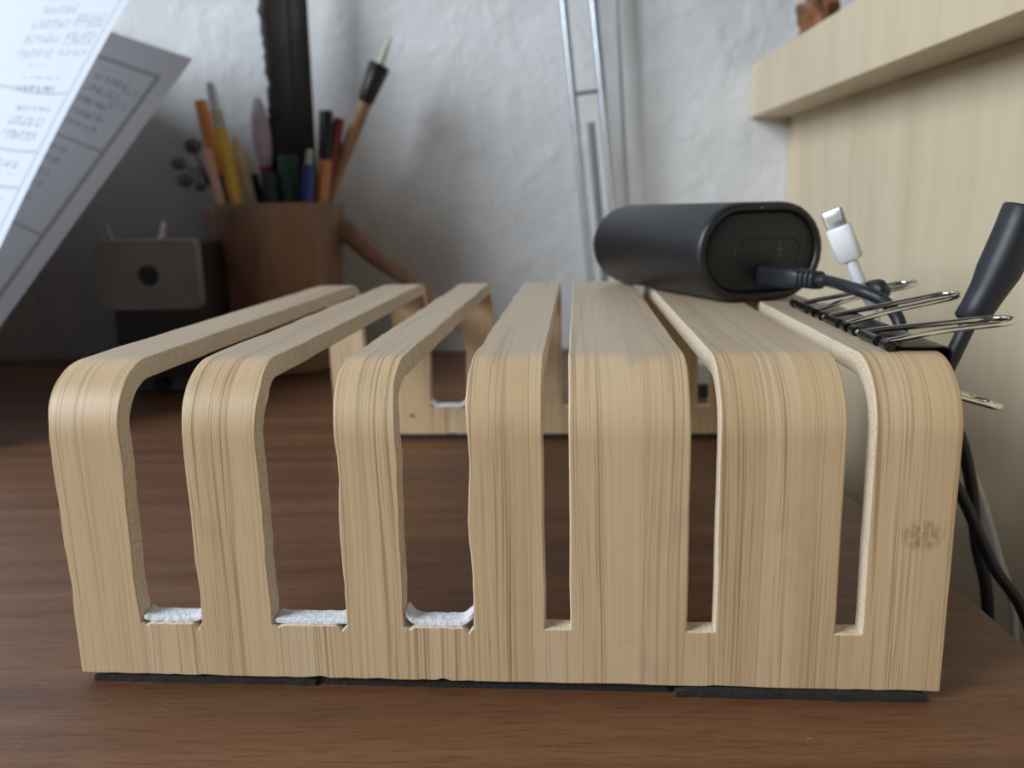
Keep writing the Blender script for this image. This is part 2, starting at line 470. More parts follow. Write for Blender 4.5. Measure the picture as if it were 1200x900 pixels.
def uvset(me, uvs):
    l = me.uv_layers.new(name='UVMap')
    for p in me.polygons:
        for li in p.loop_indices: l.data[li].uv = uvs[me.loops[li].vertex_index]
def vrows():
    vs = []
    def seg(a, b, n):
        for i in range(n): vs.append(a+(b-a)*i/n)
    seg(VS, L1, 34); seg(L1, L1+L2, 14); seg(L1+L2, L1+L2+L3, 44); seg(L1+L2+L3, L1+2*L2+L3, 12); seg(L1+2*L2+L3, VT-VS, 12)
    vs.append(VT-VS); return vs
rows_ = vrows()
for i in range(7):
    verts, uvs, faces, mi = [], [], [], []
    for v in rows_:
        fade = min(1, (v-VS)/0.004, (VT-VS-v)/0.004)
        xa = E_[2*i]+wob(2*i, v)*max(fade, 0); xb = E_[2*i+1]+wob(2*i+1, v)*max(fade, 0)
        for x, off in ((xa, 0), (xb, 0), (xb, T), (xa, T)):
            y, z = path(v, off); verts.append((x, y, z)); uvs.append((x + (0.31 if off else 0), v))
    for r in range(len(rows_)-1):
        a = r*4; b = a+4
        for k in range(4):
            faces.append((a+k, a+(k+1) % 4, b+(k+1) % 4, b+k)); mi.append(0 if k in (0, 2) else 1)
    me = bpy.data.meshes.new('slat'); me.from_pydata(verts, [], faces); uvset(me, uvs)
    o = link('slat', me, [M['bamboo'], M['cut']], rack)
    for p, q in zip(me.polygons, mi): p.material_index = q; p.use_smooth = True
    me.set_sharp_from_angle(angle=math.radians(35))
    b = o.modifiers.new('bevel', 'BEVEL'); b.width = 0.00045; b.segments = 2; b.limit_method = 'ANGLE'
    b.angle_limit = math.radians(45); b.harden_normals = True
def rail(name, rear):
    us = []
    for k in range(13):
        a, b = E_[k], E_[k+1]; n = 4 if k % 2 == 0 else (14 if k < 6 else 3)
        for j in range(n): us.append((a+(b-a)*j/n, k % 2 == 1, 1 if (n == 14 and j == 13) else 0.5 if (n == 14 and j == 1) else 0))
    us.append((E_[13], False, 0))
    verts, uvs, faces, mi = [], [], [], []
    nz = 4
    for i, (u, slot, nick) in enumerate(us):
        for off in (0, T):
            for j in range(nz+1):
                v = VS*j/nz
                if j == 0: v += max(0, 0.0007*mnoise.noise(Vector((u*260, 3.1, 9)))) + (0.0004 if abs(u-0.0615) < 0.0012 or abs(u-0.092) < 0.001 else 0)
                if j == nz: v -= 0.0015*nick + (0.0003*abs(mnoise.noise(Vector((u*700, 2, 2)))) if slot and us[i-1][1] else 0)
                vv = VT-v if rear else v
                y, z = path(vv, off); verts.append((u, y, z)); uvs.append((u + (0.31 if off else 0), vv))
    S = 2*(nz+1)
    for i in range(len(us)-1):
        a = i*S; b = a+S; n1 = nz+1
        for j in range(nz):
            faces.append((a+j, b+j, b+j+1, a+j+1)); mi.append(0)
            faces.append((a+n1+j, a+n1+j+1, b+n1+j+1, b+n1+j)); mi.append(0)
        faces.append((a, a+n1, b+n1, b)); mi.append(1)
        if us[i][1]: faces.append((a+nz, b+nz, b+n1+nz, a+n1+nz)); mi.append(1)
    for a, fl in ((0, 0), ((len(us)-1)*S, 1)):
        for j in range(nz):
            faces.append((a+j, a+j+1, a+nz+1+j+1, a+nz+1+j)); mi.append(1)
    me = bpy.data.meshes.new(name); me.from_pydata(verts, [], faces); uvset(me, uvs)
    for p, q in zip(me.polygons, mi): p.material_index = q
    bm = bmesh.new(); bm.from_mesh(me); bmesh.ops.recalc_face_normals(bm, faces=bm.faces); bm.to_mesh(me); bm.free()
    o = link(name, me, [M['bamboo'], M['cut']], rack)
    for p in me.polygons: p.use_smooth = True
    me.set_sharp_from_angle(angle=math.radians(35))
    b = o.modifiers.new('bevel', 'BEVEL'); b.width = 0.0004; b.segments = 2; b.limit_method = 'ANGLE'
    b.angle_limit = math.radians(45); b.harden_normals = True
rail('front_rail', False); rail('rear_rail', True)

def felt_pad(name, x0, x1, y0, y1, z, h, m, curl=0.0, seed=0, nx=30, ny=8, lump=0.00022):
    bm = bmesh.new(); g = {}
    for i in range(nx+1):
        for j in range(ny+1):
            fx, fy = i/nx, j/ny
            x = x0+(x1-x0)*fx; y = y0+(y1-y0)*fy
            e = min(1, 6*min(fx, 1-fx)+0.6, 5*min(fy, 1-fy)+0.75)
            c = curl*max(0, abs(2*fx-1)-0.62)**1.5
            n = lump*mnoise.noise(Vector((x*900, y*900, seed*3.3)))
            yy = y + (0.0004*mnoise.noise(Vector((x*500, seed, 1))) if j in (0, ny) else 0)
            g[i, j, 1] = bm.verts.new((x, yy, z+h*e+n+c)); g[i, j, 0] = bm.verts.new((x, yy, z+0.00005+c*0.8))
    for i in range(nx):
        for j in range(ny):
            bm.faces.new((g[i, j, 1], g[i+1, j, 1], g[i+1, j+1, 1], g[i, j+1, 1]))
            bm.faces.new((g[i, j, 0], g[i, j+1, 0], g[i+1, j+1, 0], g[i+1, j, 0]))
    for i in range(nx):
        for j in (0, ny): bm.faces.new((g[i, j, 0], g[i+1, j, 0], g[i+1, j, 1], g[i, j, 1]))
    for j in range(ny):
        for i in (0, nx): bm.faces.new((g[i, j, 0], g[i, j+1, 0], g[i, j+1, 1], g[i, j, 1]))
    return from_bm(name, bm, m, rack, angle=70)
SZ = Z0+VS
for k, (a, b) in enumerate(((1, 2), (3, 4), (5, 6))):
    felt_pad('felt_pad', E_[a]+0.0001, E_[b]-0.0001, 0.0006, T+0.0006, SZ, 0.0013, M['felt_white'], (0.004, 0.0015, 0.012)[k], k)
    felt_pad('felt_pad', E_[a]+0.0002, E_[b]-0.0002, D-T-0.0006, D-0.0004, SZ, 0.0013, M['felt_white'], 0.012, k+5)
for x0, x1, y0, y1 in ((0.003, 0.0600, 0.0006, 0.006), (0.062, 0.1460, 0.0012, 0.0064), (0.1475, 0.2045, -0.0006, 0.0052)):
    felt_pad('felt_strip', x0, x1, y0, y1, 0, Z0-0.0001, M['felt_dark'], 0, x0*99, 40, 4, 0.0001)
felt_pad('felt_strip', 0.003, 0.205, D-T-0.0005, D-0.0005, 0, Z0-0.0001, M['felt_dark'], 0, 8, 40, 4, 0.0001)
for sx in (0.0403, 0.1765):
    s_ = tube('screw', [(sx, D-T-0.0004, 0.0125), (sx, D-T+0.002, 0.0125)], 0.0011, M['darksteel'], rack, 12)

# ------------------------------------------------------------------ power bank
PA = math.radians(22)
PBW, PBH, PBL = 0.0510, 0.0345, 0.098
pb = thing('power_bank', 'black capsule-section power bank lying across the right slats', 'power bank', rk(0.1895, 0.1194, H+0.0002), RA+PA)
def stadium(hw, hh, n=14):
    r = hh; s = hw-hh
    return [(s+r*math.cos(a), r*math.sin(a)) for a in [-PI/2+PI*i/n for i in range(n+1)]] + \
           [(-s+r*math.cos(a), r*math.sin(a)) for a in [PI/2+PI*i/n for i in range(n+1)]]
def loft(bm, rings, cap0=True, cap1=True):
    vs = [[bm.verts.new(p) for p in r] for r in rings]; n = len(vs[0])
    for a, b in zip(vs, vs[1:]):
        for k in range(n): bm.faces.new((a[k], a[(k+1) % n], b[(k+1) % n], b[k]))
    if cap0: bm.faces.new(vs[0][::-1])
    if cap1: bm.faces.new(vs[-1])
def srings(spec, cz):
    return [[(x, y, z+cz) for x, z in stadium(hw, hh)] for y, hw, hh in spec]
cz = PBH/2; hw, hh = PBW/2, PBH/2
bm = bmesh.new()
loft(bm, srings([(0.004, hw-0.0034, hh-0.0034), (0.0004, hw-0.0032, hh-0.0032), (-0.0000, hw-0.0026, hh-0.0026), (-0.0002, hw-0.0018, hh-0.0018), (0.0004, hw-0.0008, hh-0.0008), (0.0016, hw-0.0002, hh-0.0002), (0.003, hw, hh),
                 (PBL-0.010, hw, hh), (PBL-0.006, hw-0.0006, hh-0.0006), (PBL-0.003, hw-0.0018, hh-0.0018), (PBL-0.001, hw-0.0036, hh-0.0036), (PBL, hw-0.0062, hh-0.0062)], cz))
pbody = from_bm('shell', bm, M['black'], pb, angle=60)
bm = bmesh.new()
loft(bm, srings([(0.0039, hw-0.0035, hh-0.0035), (0.0014, hw-0.0036, hh-0.0036), (0.0009, hw-0.0042, hh-0.0042)], cz))
pf = from_bm('end_cap', bm, M['deep_black'], pb, angle=40)
bm = bmesh.new()                                         # raised capsule outline on the cap
oz = cz-0.0008
add_tube(bm, [(x+0.003, 0.0009, z*1.0+oz) for x, z in stadium(0.0135, 0.0055, 8)], 0.00022, 6, closed=True)
from_bm('outline_rib', bm, M['black'], pf, angle=60)
bm = bmesh.new()                                         # small cross-like mark on the cap
for d in ((0.0072, 0.0078, -0.001, 0.0040), (0.0060, 0.0090, 0.0012, 0.0017), (0.0064, 0.0086, -0.0008, -0.0004)):
    add_box(bm, d[0], d[1], 0.0007, 0.00095, oz+d[2], oz+d[3])
from_bm('emblem', bm, M['mark'], pf, smooth=False)
ball('indicator', (-0.001, -0.0001, 2*cz-0.0021), (0.0007, 0.0003, 0.0005), M['led'], pb, 1)

# ------------------------------------------------------------------ charging cable of the power bank
def pbp(x, y, z): return Vector(rk(0.1895, 0.1194, H+0.0002)) + Matrix.Rotation(RA+PA, 3, 'Z') @ Vector((x, y, z))
cb = thing('charging_cable', 'black charging cable plugged into the end of the power bank', 'cable')
bm = bmesh.new()
px_, pz_ = 0.0030, 0.0092
def rrect(hx, hz, r, n=3):
    out = []
    for cx_, cz_, a0 in ((hx-r, hz-r, 0), (-hx+r, hz-r, PI/2), (-hx+r, -hz+r, PI), (hx-r, -hz+r, 1.5*PI)):
        for i in range(n+1): a = a0+PI/2*i/n; out.append((cx_+r*math.cos(a), cz_+r*math.sin(a)))
    return out
loft(bm, [[tuple(pbp(px_+x, y, pz_+z)) for x, z in rrect(a, b, c)] for y, a, b, c in ((0.0008, 0.0046, 0.0030, 0.001), (-0.0002, 0.0050, 0.0034, 0.0012), (-0.0150, 0.0048, 0.0033, 0.0014), (-0.0185, 0.0036, 0.0030, 0.0016), (-0.0195, 0.0030, 0.0026, 0.0016))])
from_bm('plug', bm, M['rubber'], cb, angle=40)
for k in range(3):
    y0 = -0.0200-k*0.0026
    bm = bmesh.new()
    loft(bm, [[tuple(pbp(px_+x, y, pz_+z)) for x, z in rrect(a, a*0.95, a*0.6)] for y, a in ((y0, 0.0026), (y0-0.0003, 0.0031), (y0-0.0014, 0.0030), (y0-0.0017, 0.0026))])
    from_bm('strain_relief_ring', bm, M['rubber'], cb, angle=50)
p0 = pbp(px_, -0.0185, pz_); p1 = pbp(px_, -0.0275, pz_); p2 = pbp(px_+0.0005, -0.0315, pz_)
run = [p0, p1, p2] + [Vector(rk(*p)) for p in ((0.2080, 0.0755, 0.0880), (0.2135, 0.0690, 0.0853), (0.2155, 0.0610, 0.0800), (0.2165, 0.0590, 0.0700), (0.2200, 0.0600, 0.0560), (0.2340, 0.0760, 0.0390), (0.2485, 0.0850, 0.0190), (0.2600, 0.0850, -0.0040), (0.2740, 0.0850, -0.0270), (0.292, 0.08, -0.09), (0.286, 0.08, -0.30), (0.28, 0.07, FLOOR+0.1), (0.27, 0.03, FLOOR+0.003), (0.25, -0.05, FLOOR+0.0025))]
tube('cord', run, 0.00185, M['rubber'], cb, 12, 8)

# ------------------------------------------------------------------ white phone cable
wc = thing('phone_cable', 'white phone cable with a small metal plug upright behind the clips', 'cable')
pa = Vector(rk(0.2020, 0.085, 0.1112)); pb_ = Vector(rk(0.2125, 0.085, 0.0880))
ax = (pa-pb_).normalized(); side = Vector(rk(0.78, -0.42, 0.34)); side = (side-ax*side.dot(ax)).normalized(); dep = ax.cross(side)
def wcp(t, x, y): return tuple(pb_.lerp(pa, t) + side*x + dep*y)
def wloft(name, m, spec, parent=wc):
    bm = bmesh.new()
    loft(bm, [[wcp(t, x, y) for x, y in rrect(a, b, c)] for t, a, b, c in spec])
    return from_bm(name, bm, m, parent, angle=50)
wloft('plug_housing', M['white'], ((0.36, 0.0034, 0.0022, 0.0015), (0.375, 0.0038, 0.0025, 0.0018), (0.77, 0.0037, 0.0024, 0.0018), (0.785, 0.0034, 0.0021, 0.0016)))
tipo = wloft('plug_tip', M['contact'], ((0.78, 0.0032, 0.0010, 0.0005), (0.985, 0.0032, 0.0010, 0.0006), (1.0, 0.0027, 0.0008, 0.0005)))
for sgn in (1, -1):
    bm = bmesh.new()
    for k in range(8):
        x0 = -0.0021+k*0.00056
        q = [wcp(t, x, sgn*0.00104) for t, x in ((0.86, x0), (0.86, x0+0.0004), (0.95, x0+0.0004), (0.95, x0))]
        r_ = [wcp(t, x, sgn*0.0008) for t, x in ((0.86, x0), (0.86, x0+0.0004), (0.95, x0+0.0004), (0.95, x0))]
        loft(bm, [q, r_])
    c_ = from_bm('contact_strip', bm, M['gold'], tipo, smooth=False)
tube('strain_relief', [wcp(0.37, 0, 0), wcp(0.05, 0, 0)], [0.0019, 0.00175], M['white'], wc, 14)
run = [Vector(wcp(0.06, 0, 0)), Vector(wcp(-0.08, 0, 0))] + [Vector(rk(*p)) for p in ((0.2170, 0.0850, 0.0790), (0.2190, 0.0860, 0.0650), (0.2320, 0.1000, 0.0520), (0.2560, 0.1200, 0.0360), (0.2690, 0.1200, 0.0120), (0.2790, 0.1200, -0.0150), (0.2870, 0.1180, -0.0450), (0.287, 0.112, -0.12), (0.28, 0.11, -0.35), (0.275, 0.11, FLOOR+0.1), (0.265, 0.13, FLOOR+0.0025), (0.25, 0.22, FLOOR+0.002))]
tube('cord', run, 0.0015, M['greycable'], wc, 12, 8)

# ------------------------------------------------------------------ thick black connector at the right
bc = thing('adapter_cable', 'thick black cable connector standing up at the right edge', 'cable')
A = Vector(rk(0.2293, 0.05, 0.0813)); Bp = Vector(rk(0.2410, 0.05, 0.1115))
tube('connector_body', [A.lerp(Bp, t) + Vector((0.0012*math.sin(t*PI), 0, 0)) for t in (0, 0.02, 0.15, 0.3, 0.45, 0.62, 0.8, 0.98, 1.0)],
     [0.0034, 0.0042, 0.0043, 0.0047, 0.0055, 0.0056, 0.0055, 0.0054, 0.0050], M['rubber'], bc, 18)
run = [A.lerp(Bp, 0.05)] + [Vector(rk(*p)) for p in ((0.2272, 0.0500, 0.0755), (0.2248, 0.0510, 0.0680), (0.2235, 0.0560, 0.0600), (0.2300, 0.0750, 0.0500), (0.2500, 0.0990, 0.0400), (0.2590, 0.1040, 0.0200), (0.2640, 0.1050, -0.0050), (0.2700, 0.1050, -0.0300), (0.274, 0.105, -0.09), (0.272, 0.10, -0.30), (0.268, 0.09, FLOOR+0.1), (0.26, 0.06, FLOOR+0.003), (0.235, -0.02, FLOOR+0.0028))]
tube('cord', run, 0.0021, M['rubber'], bc, 12, 8)

# ------------------------------------------------------------------ binder clips
def clip(label, y, w, ang_top, ang_bot, hl):
    t = thing('binder_clip', label, 'clip', rk(0.1965, y, H), RA, 'binder clips on the right edge of the rack')
    hwid = w/2; tr = 0.0013
    # spring body: a folded sheet gripping the slat edge
    prof = [(0.0, tr*2-0.0004), (0.003, 0.0013), (0.0095, 0.0012), (0.0122, 0.0012), (0.0136, 0.0007), (0.0142, -0.0004), (0.0142, -0.0060), (0.0134, -0.0076), (0.0118, -0.0083), (0.0095, -0.0083), (0.0, -T-2*tr+0.0002)]
    th = 0.0004
    bm = bmesh.new()
    inner = []
    for i, (x, z) in enumerate(prof):
        a = Vector(prof[max(i-1, 0)]); b = Vector(prof[min(i+1, len(prof)-1)]); d = (b-a).normalized()
        inner.append((x-d.y*-1*-th if False else x+d.y*th, z-d.x*th))
    def ring(yy, k): return [(x, yy*k, z) for x, z in prof] + [(x, yy*k, z) for x, z in inner[::-1]]
    loft(bm, [ring(-hwid, 1.0), ring(-hwid*0.5, 1.0), ring(hwid*0.5, 1.0), ring(hwid, 1.0)])
    from_bm('spring_body', bm, M['black_gloss'], t, angle=50)
    for zc in (tr, -T-tr):
        for a, b in ((-hwid, -hwid*0.72), (-hwid*0.42, hwid*0.42), (hwid*0.72, hwid)):
            tube('hinge_barrel', [(0, a, zc), (0, b, zc)], tr, M['black_gloss'], t, 14)
    for name, zc, ang, sg in (('handle', tr, ang_top, 1), ('handle', -T-tr, ang_bot, -1)):
        ca, sa = math.cos(ang), math.sin(ang)*sg
        yo, yi = hwid*0.62, w*0.17
        loc = [(0, hwid*0.95), (0, yo+0.001), (0.0012, yo-0.0006), (0.006, yo*0.86), (0.014, yi*1.12), (hl*0.72, yi), (hl*0.88, yi*0.98), (hl*0.97, yi*0.62), (hl, 0)]
        loc = loc + [(a, -b) for a, b in loc[-2::-1]]
        pts = catmull([(a*ca, b, zc+a*sa + sg*0.0005*min(1, a/0.010)) for a, b in loc], 5)
        tube(name, pts, 0.00075, M['chrome'], t, 10)
    return t
clip('black binder clip nearest the front, its wire handle crossing the thick connector', 0.0285, 0.0270, 0.11, 0.28, 0.0330)
clip('middle black binder clip of three, black charging cable running through its handle', 0.0585, 0.0270, 0.20, 0.10, 0.0340)
clip('farthest black binder clip of three, just below the white phone plug', 0.0895, 0.0270, 0.21, 0.10, 0.0345)
ball('cable_wrap', (0, 0, 0), (0.0034, 0.0050, 0.0036), M['rubber'], None, 3, 0.25, 2)
cw = bpy.data.objects['cable_wrap']; cw.location = rk(0.2165, 0.083, 0.0868)
tag(cw, 'small black lump of cable wrap at the farthest clip handle', 'cable wrap')

# ------------------------------------------------------------------ sheets of paper at the left
def sheet(name, Q, u, v, length, width, m, label, bulge, over=0.0, seed=0):
    Q, u, v = Vector(Q), Vector(u).normalized(), Vector(v).normalized()
    n = u.cross(v)
    nu, nv = 28, 20
    verts, uvs, faces = [], [], []
    for i in range(nu+1):
        for j in range(nv+1):
            a, b = length*i/nu, width*j/nv
            p = Q + u*a + v*b
            p -= v*bulge*math.sin(PI*min(1, a/length)) * (1-j/nv)     # bowed free edge
            p += n*(bulge*1.4*math.sin(PI*a/length)*math.cos(j/nv*1.4))
            verts.append(p-Q); uvs.append((b, a))
            if i < nu and j < nv:
                k = i*(nv+1)+j; faces.append((k, k+1, k+nv+2, k+nv+1))
    me = bpy.data.meshes.new(name); me.from_pydata(verts, [], faces); uvset(me, uvs)
    for p in me.polygons: p.use_smooth = True
    o = link(name, me, m); o.location = Q
    tag(o, label, 'paper', 'printed sheets leaning at the left')
    return o
sheet('paper_sheet', (-0.2164, 0.2477, 0.0006), (0.4697, 0.4166, 0.7783), (-0.8668, 0.385, 0.317), 0.2695, 0.26, M['paper2'],
      'grey shaded printed sheet behind the bright white sheet', 0.0)
sheet('paper_sheet', (-0.1849, 0.1917, 0.0006), (0.371, 0.3377, 0.8651), (-0.8182, 0.5594, 0.1325), 0.30, 0.155, M['paper1'],
      'bright white handwritten sheet with a curved edge at top left', 0.006)

# unseen stand added out of view: props the sheets and shades the left wall
rs = thing('added_shade_stand', 'unseen dark wooden stand added behind the printed sheets to shade the wall', 'stand', (-0.225, 0.2590, 0), 0)
sn = Vector((-0.168, -0.824, 0.542)).normalized(); hh_ = Vector((sn.y, -sn.x, 0)).normalized(); ww_ = hh_.cross(sn)
if ww_.z < 0: ww_ = -ww_
def board(name, h0, h1, w0, w1, d0, d1):
    bm = bmesh.new(); add_box(bm, 0, 1, 0, 1, 0, 1)
    for v in bm.verts:
        v.co = hh_*(h0+(h1-h0)*v.co.x) + ww_*(w0+(w1-w0)*v.co.y) - sn*(d0+(d1-d0)*v.co.z)
    from_bm(name, bm, M['twig'], rs, bevel=0.001)
board('back_board', 0.012, 0.36, 0.006, 0.26, 0.0, 0.008)
for hx in (0.10, 0.33):
    a_ = hh_*hx + ww_*0.15 - sn*0.012
    tube('prop_leg', [a_, (a_.x, a_.y+0.045, 0.0035)], 0.004, M['twig'], rs, 10)

# ------------------------------------------------------------------ wooden cup and what stands in it
CX, CY = -0.0680, 0.4345
cup = thing('pencil_cup', 'brown carved wooden cup full of pens by the wall', 'cup', (CX, CY, 0))
CH = 0.1215
prof_o = [(0.0, 0.0), (0.040, 0.0), (0.0425, 0.0015), (0.0430, 0.010), (0.0435, 0.030), (0.0440, 0.052), (0.0455, 0.064), (0.0475, 0.078), (0.0490, 0.095), (0.0500, 0.112), (0.0503, CH-0.001), (0.0496, CH), (0.0465, CH), (0.0458, CH-0.001), (0.0450, 0.09), (0.0405, 0.05), (0.0390, 0.008), (0.0, 0.007)]
bm = bmesh.new(); rings = []
for r, z in prof_o:
    if r == 0: rings.append([bm.verts.new((0, 0, z))]); continue
    ring = []
    for k in range(40):
        a = 2*PI*k/40
        rr = r*(1+0.018*mnoise.noise(Vector((math.cos(a)*1.5, math.sin(a)*1.5, z*25)))) if r > 0.0395 and z < CH-0.002 else r
        ring.append(bm.verts.new((rr*math.cos(a), rr*math.sin(a), z)))
    rings.append(ring)
for a, b in zip(rings, rings[1:]):
    for k in range(40):
        k2 = (k+1) % 40
        if len(a) == 1: bm.faces.new((a[0], b[k2], b[k]))
        elif len(b) == 1: bm.faces.new((a[k], a[k2], b[0]))
        else: bm.faces.new((a[k], a[k2], b[k2], b[k]))
from_bm('cup_body', bm, M['cup'], cup, angle=50)
tube('branch_handle', [(p[0]-CX, p[1]-CY, p[2]) for p in ((-0.0195, 0.432, 0.1005), (-0.0120, 0.4305, 0.0985), (0.004, 0.427, 0.083), (0.030, 0.428, 0.064), (0.052, 0.430, 0.044), (0.0690, 0.430, 0.0260))],
     [0.0095, 0.0082, 0.0064, 0.0058, 0.0050, 0.0042], M['cup'], cup, 14, 6)

def foot(T_, R_, zb=0.0104, lim=0.030):
    """where the straight line from the tip through the rim point meets the cup's floor"""
    T_, R_ = Vector(T_), Vector(R_)
    k = (R_.z-zb)/(T_.z-R_.z)
    b = R_+(R_-T_)*k
    d = Vector((b.x-CX, b.y-CY))
    if d.length > lim: d = d.normalized()*lim
    return Vector((CX+d.x, CY+d.y, zb))
def pen(name, label, cat, T_, R_, pieces, lim=0.030, group='pens and pencils in the wooden cup'):
    """pieces: (part name, t0, t1, [(t, r)...], material), t runs from the tip down to the foot"""
    F = foot(T_, R_, lim=lim); T_ = Vector(T_)
    t = thing(name, label, cat, F, 0, group)
    for pn, prof, m, seg in pieces:
        stick(pn, T_-F, Vector((0, 0, 0)), prof, m, t, seg)
    return t
c_ = 0.0042
pen('pen', 'orange capped pen with a black barrel, leftmost in the cup', 'pen', (-0.1075, 0.415, 0.1924), (-0.0978, 0.415, 0.1244),
    [('cap', [(0, 0.0040), (0.01, 0.0046), (0.27, 0.0046), (0.275, 0.004)], M['orange'], 14), ('barrel', [(0.275, 0.0036), (1, 0.0034)], M['black'], 12)])
pen('pencil', 'pale pink pencil in front of the orange pen', 'pencil', (-0.1026, 0.404, 0.1590), (-0.0962, 0.405, 0.1225),
    [('barrel', [(0, 0.0030), (0.02, 0.0035), (1, 0.0035)], M['pink'], 6)])
pen('pencil', 'yellow pencil with a silver tip, tallest on the cup\'s left', 'pencil', (-0.0962, 0.405, 0.2026), (-0.0851, 0.405, 0.1211),
    [('tip', [(0, 0.0022), (0.02, 0.0032), (0.095, 0.0038)], M['white'], 12), ('ferrule', [(0.095, 0.0040), (0.15, 0.0044), (0.16, 0.0046)], M['bristle'], 12), ('barrel', [(0.155, 0.0047), (1, 0.0047)], M['yellow'], 6)])
pen('brush', 'cream tipped wooden brush just right of the yellow pencil', 'brush', (-0.0880, 0.420, 0.1690), (-0.0800, 0.420, 0.1240),
    [('brush_tip', [(0, 0.0008), (0.05, 0.0034), (0.13, 0.0046), (0.17, 0.0046)], M['cream'], 12), ('handle', [(0.17, 0.0043), (1, 0.0035)], M['cream'], 12)])
pen('pencil', 'black barrelled pencil behind the cream tipped brush', 'pencil', (-0.0835, 0.428, 0.1600), (-0.0755, 0.427, 0.1240),
    [('tip', [(0, 0.0006), (0.12, 0.0034)], M['cream'], 8), ('barrel', [(0.12, 0.0037), (1, 0.0037)], M['black'], 6)])
pen('cosmetic_brush', 'lilac oval topped stick with a dark red neck by the feather', 'brush', (-0.0735, 0.433, 0.1965), (-0.0707, 0.433, 0.1258),
    [('oval_head', [(0, 0.0010), (0.02, 0.0036), (0.08, 0.0060), (0.15, 0.0068), (0.22, 0.0058), (0.26, 0.0044)], M['lilac'], 16), ('neck', [(0.26, 0.0042), (0.34, 0.0040), (0.40, 0.0034)], M['darkred'], 12), ('handle', [(0.40, 0.0030), (1, 0.0028)], M['darkred'], 10)])
pen('marker', 'short dark teal marker in front of the feather', 'pen', (-0.0640, 0.414, 0.1430), (-0.0630, 0.415, 0.1236),
    [('cap', [(0, 0.0046), (0.01, 0.0052), (0.3, 0.0052)], M['teal'], 14), ('barrel', [(0.3, 0.0050), (1, 0.0050)], M['black'], 14)])
pen('marker', 'dark green marker standing before the dark feather', 'pen', (-0.0520, 0.424, 0.1550), (-0.0530, 0.424, 0.1235),
    [('cap', [(0, 0.0060), (0.01, 0.0068), (0.35, 0.0068)], M['green'], 16), ('barrel', [(0.35, 0.0062), (1, 0.0062)], M['green'], 16)])
pen('pen', 'blue pen with a pale push button tip in the cup', 'pen', (-0.0330, 0.412, 0.1580), (-0.0378, 0.412, 0.1230),
    [('button', [(0, 0.0018), (0.01, 0.0024), (0.07, 0.0026)], M['bristle'], 12), ('barrel', [(0.07, 0.0034), (0.10, 0.0044), (1, 0.0044)], M['blue'], 14)])
pen('pencil', 'short orange pencil right of the blue pen', 'pencil', (-0.0245, 0.420, 0.1510), (-0.0290, 0.420, 0.1230),
    [('barrel', [(0, 0.0046), (0.01, 0.0050), (1, 0.0046)], M['orange_wood'], 6)])
pen('pen', 'black capped pen behind the short orange pencil', 'pen', (-0.0238, 0.430, 0.1855), (-0.0300, 0.430, 0.1230),
    [('cap', [(0, 0.0044), (0.01, 0.0050), (0.4, 0.0050)], M['black'], 14), ('barrel', [(0.4, 0.0044), (1, 0.0040)], M['black'], 14)])
pen('pencil', 'dark red pencil between the black pen and the wooden brush', 'pencil', (-0.0165, 0.440, 0.1810), (-0.0300, 0.439, 0.1240),
    [('barrel', [(0, 0.0038), (0.01, 0.0042), (1, 0.0042)], M['darkred'], 6)])
pen('brush', 'tan wooden brush with a black band, leaning far right', 'brush', (0.0235, 0.443, 0.2370), (-0.0310, 0.443, 0.1220),
    [('brush_tip', [(0, 0.0008), (0.04, 0.0020), (0.10, 0.0030)], M['bristle'], 10), ('band', [(0.085, 0.0068), (0.09, 0.0080), (0.19, 0.0060), (0.20, 0.0052)], M['black'], 16), ('handle', [(0.20, 0.0052), (0.5, 0.0045), (1, 0.0038)], M['tan'], 14)])

# feather
fe = thing('feather', 'large dark feather with a ragged left edge standing in the cup', 'feather', (-0.052, 0.4460, 0.0086))
def vane(name, side):
    bm = bmesh.new(); nz, nx = 90, 5; g = {}
    for i in range(nz+1):
        t = i/nz; z = 0.085+t*0.235
        xr = 0.0028+0.008*t*0.4
        w = (0.0208 if side < 0 else 0.0105)*min(1, 0.45+t*4)*(1-max(0, t-0.72)**1.6*5.6)
        w = max(w, 0.0006)
        if side < 0: w *= 1+0.09*mnoise.noise(Vector((0, 3, z*120)))+0.08*mnoise.noise(Vector((0, 8, z*420)))+0.06*math.sin(z*60)
        for j in range(nx+1):
            s = j/nx
            y = 0.006*s*s*(-1 if side < 0 else 0.6)
            g[i, j] = bm.verts.new((xr+side*w*s, y, z + 0.010*s))
    for i in range(nz):
        for j in range(nx): bm.faces.new((g[i, j], g[i+1, j], g[i+1, j+1], g[i, j+1]))
    o = from_bm(name, bm, M['feather'], fe, angle=80)
    so = o.modifiers.new('thickness', 'SOLIDIFY'); so.thickness = 0.0006; so.offset = 0
vane('left_vane', -1); vane('right_vane', 1)
tube('quill', [(0, 0, 0), (0.0015, 0, 0.05), (0.0028, 0, 0.085), (0.0045, 0, 0.20), (0.006, 0, 0.32)], [0.0018, 0.0019, 0.0018, 0.0013, 0.0005], M['feather'], fe, 10, 5)

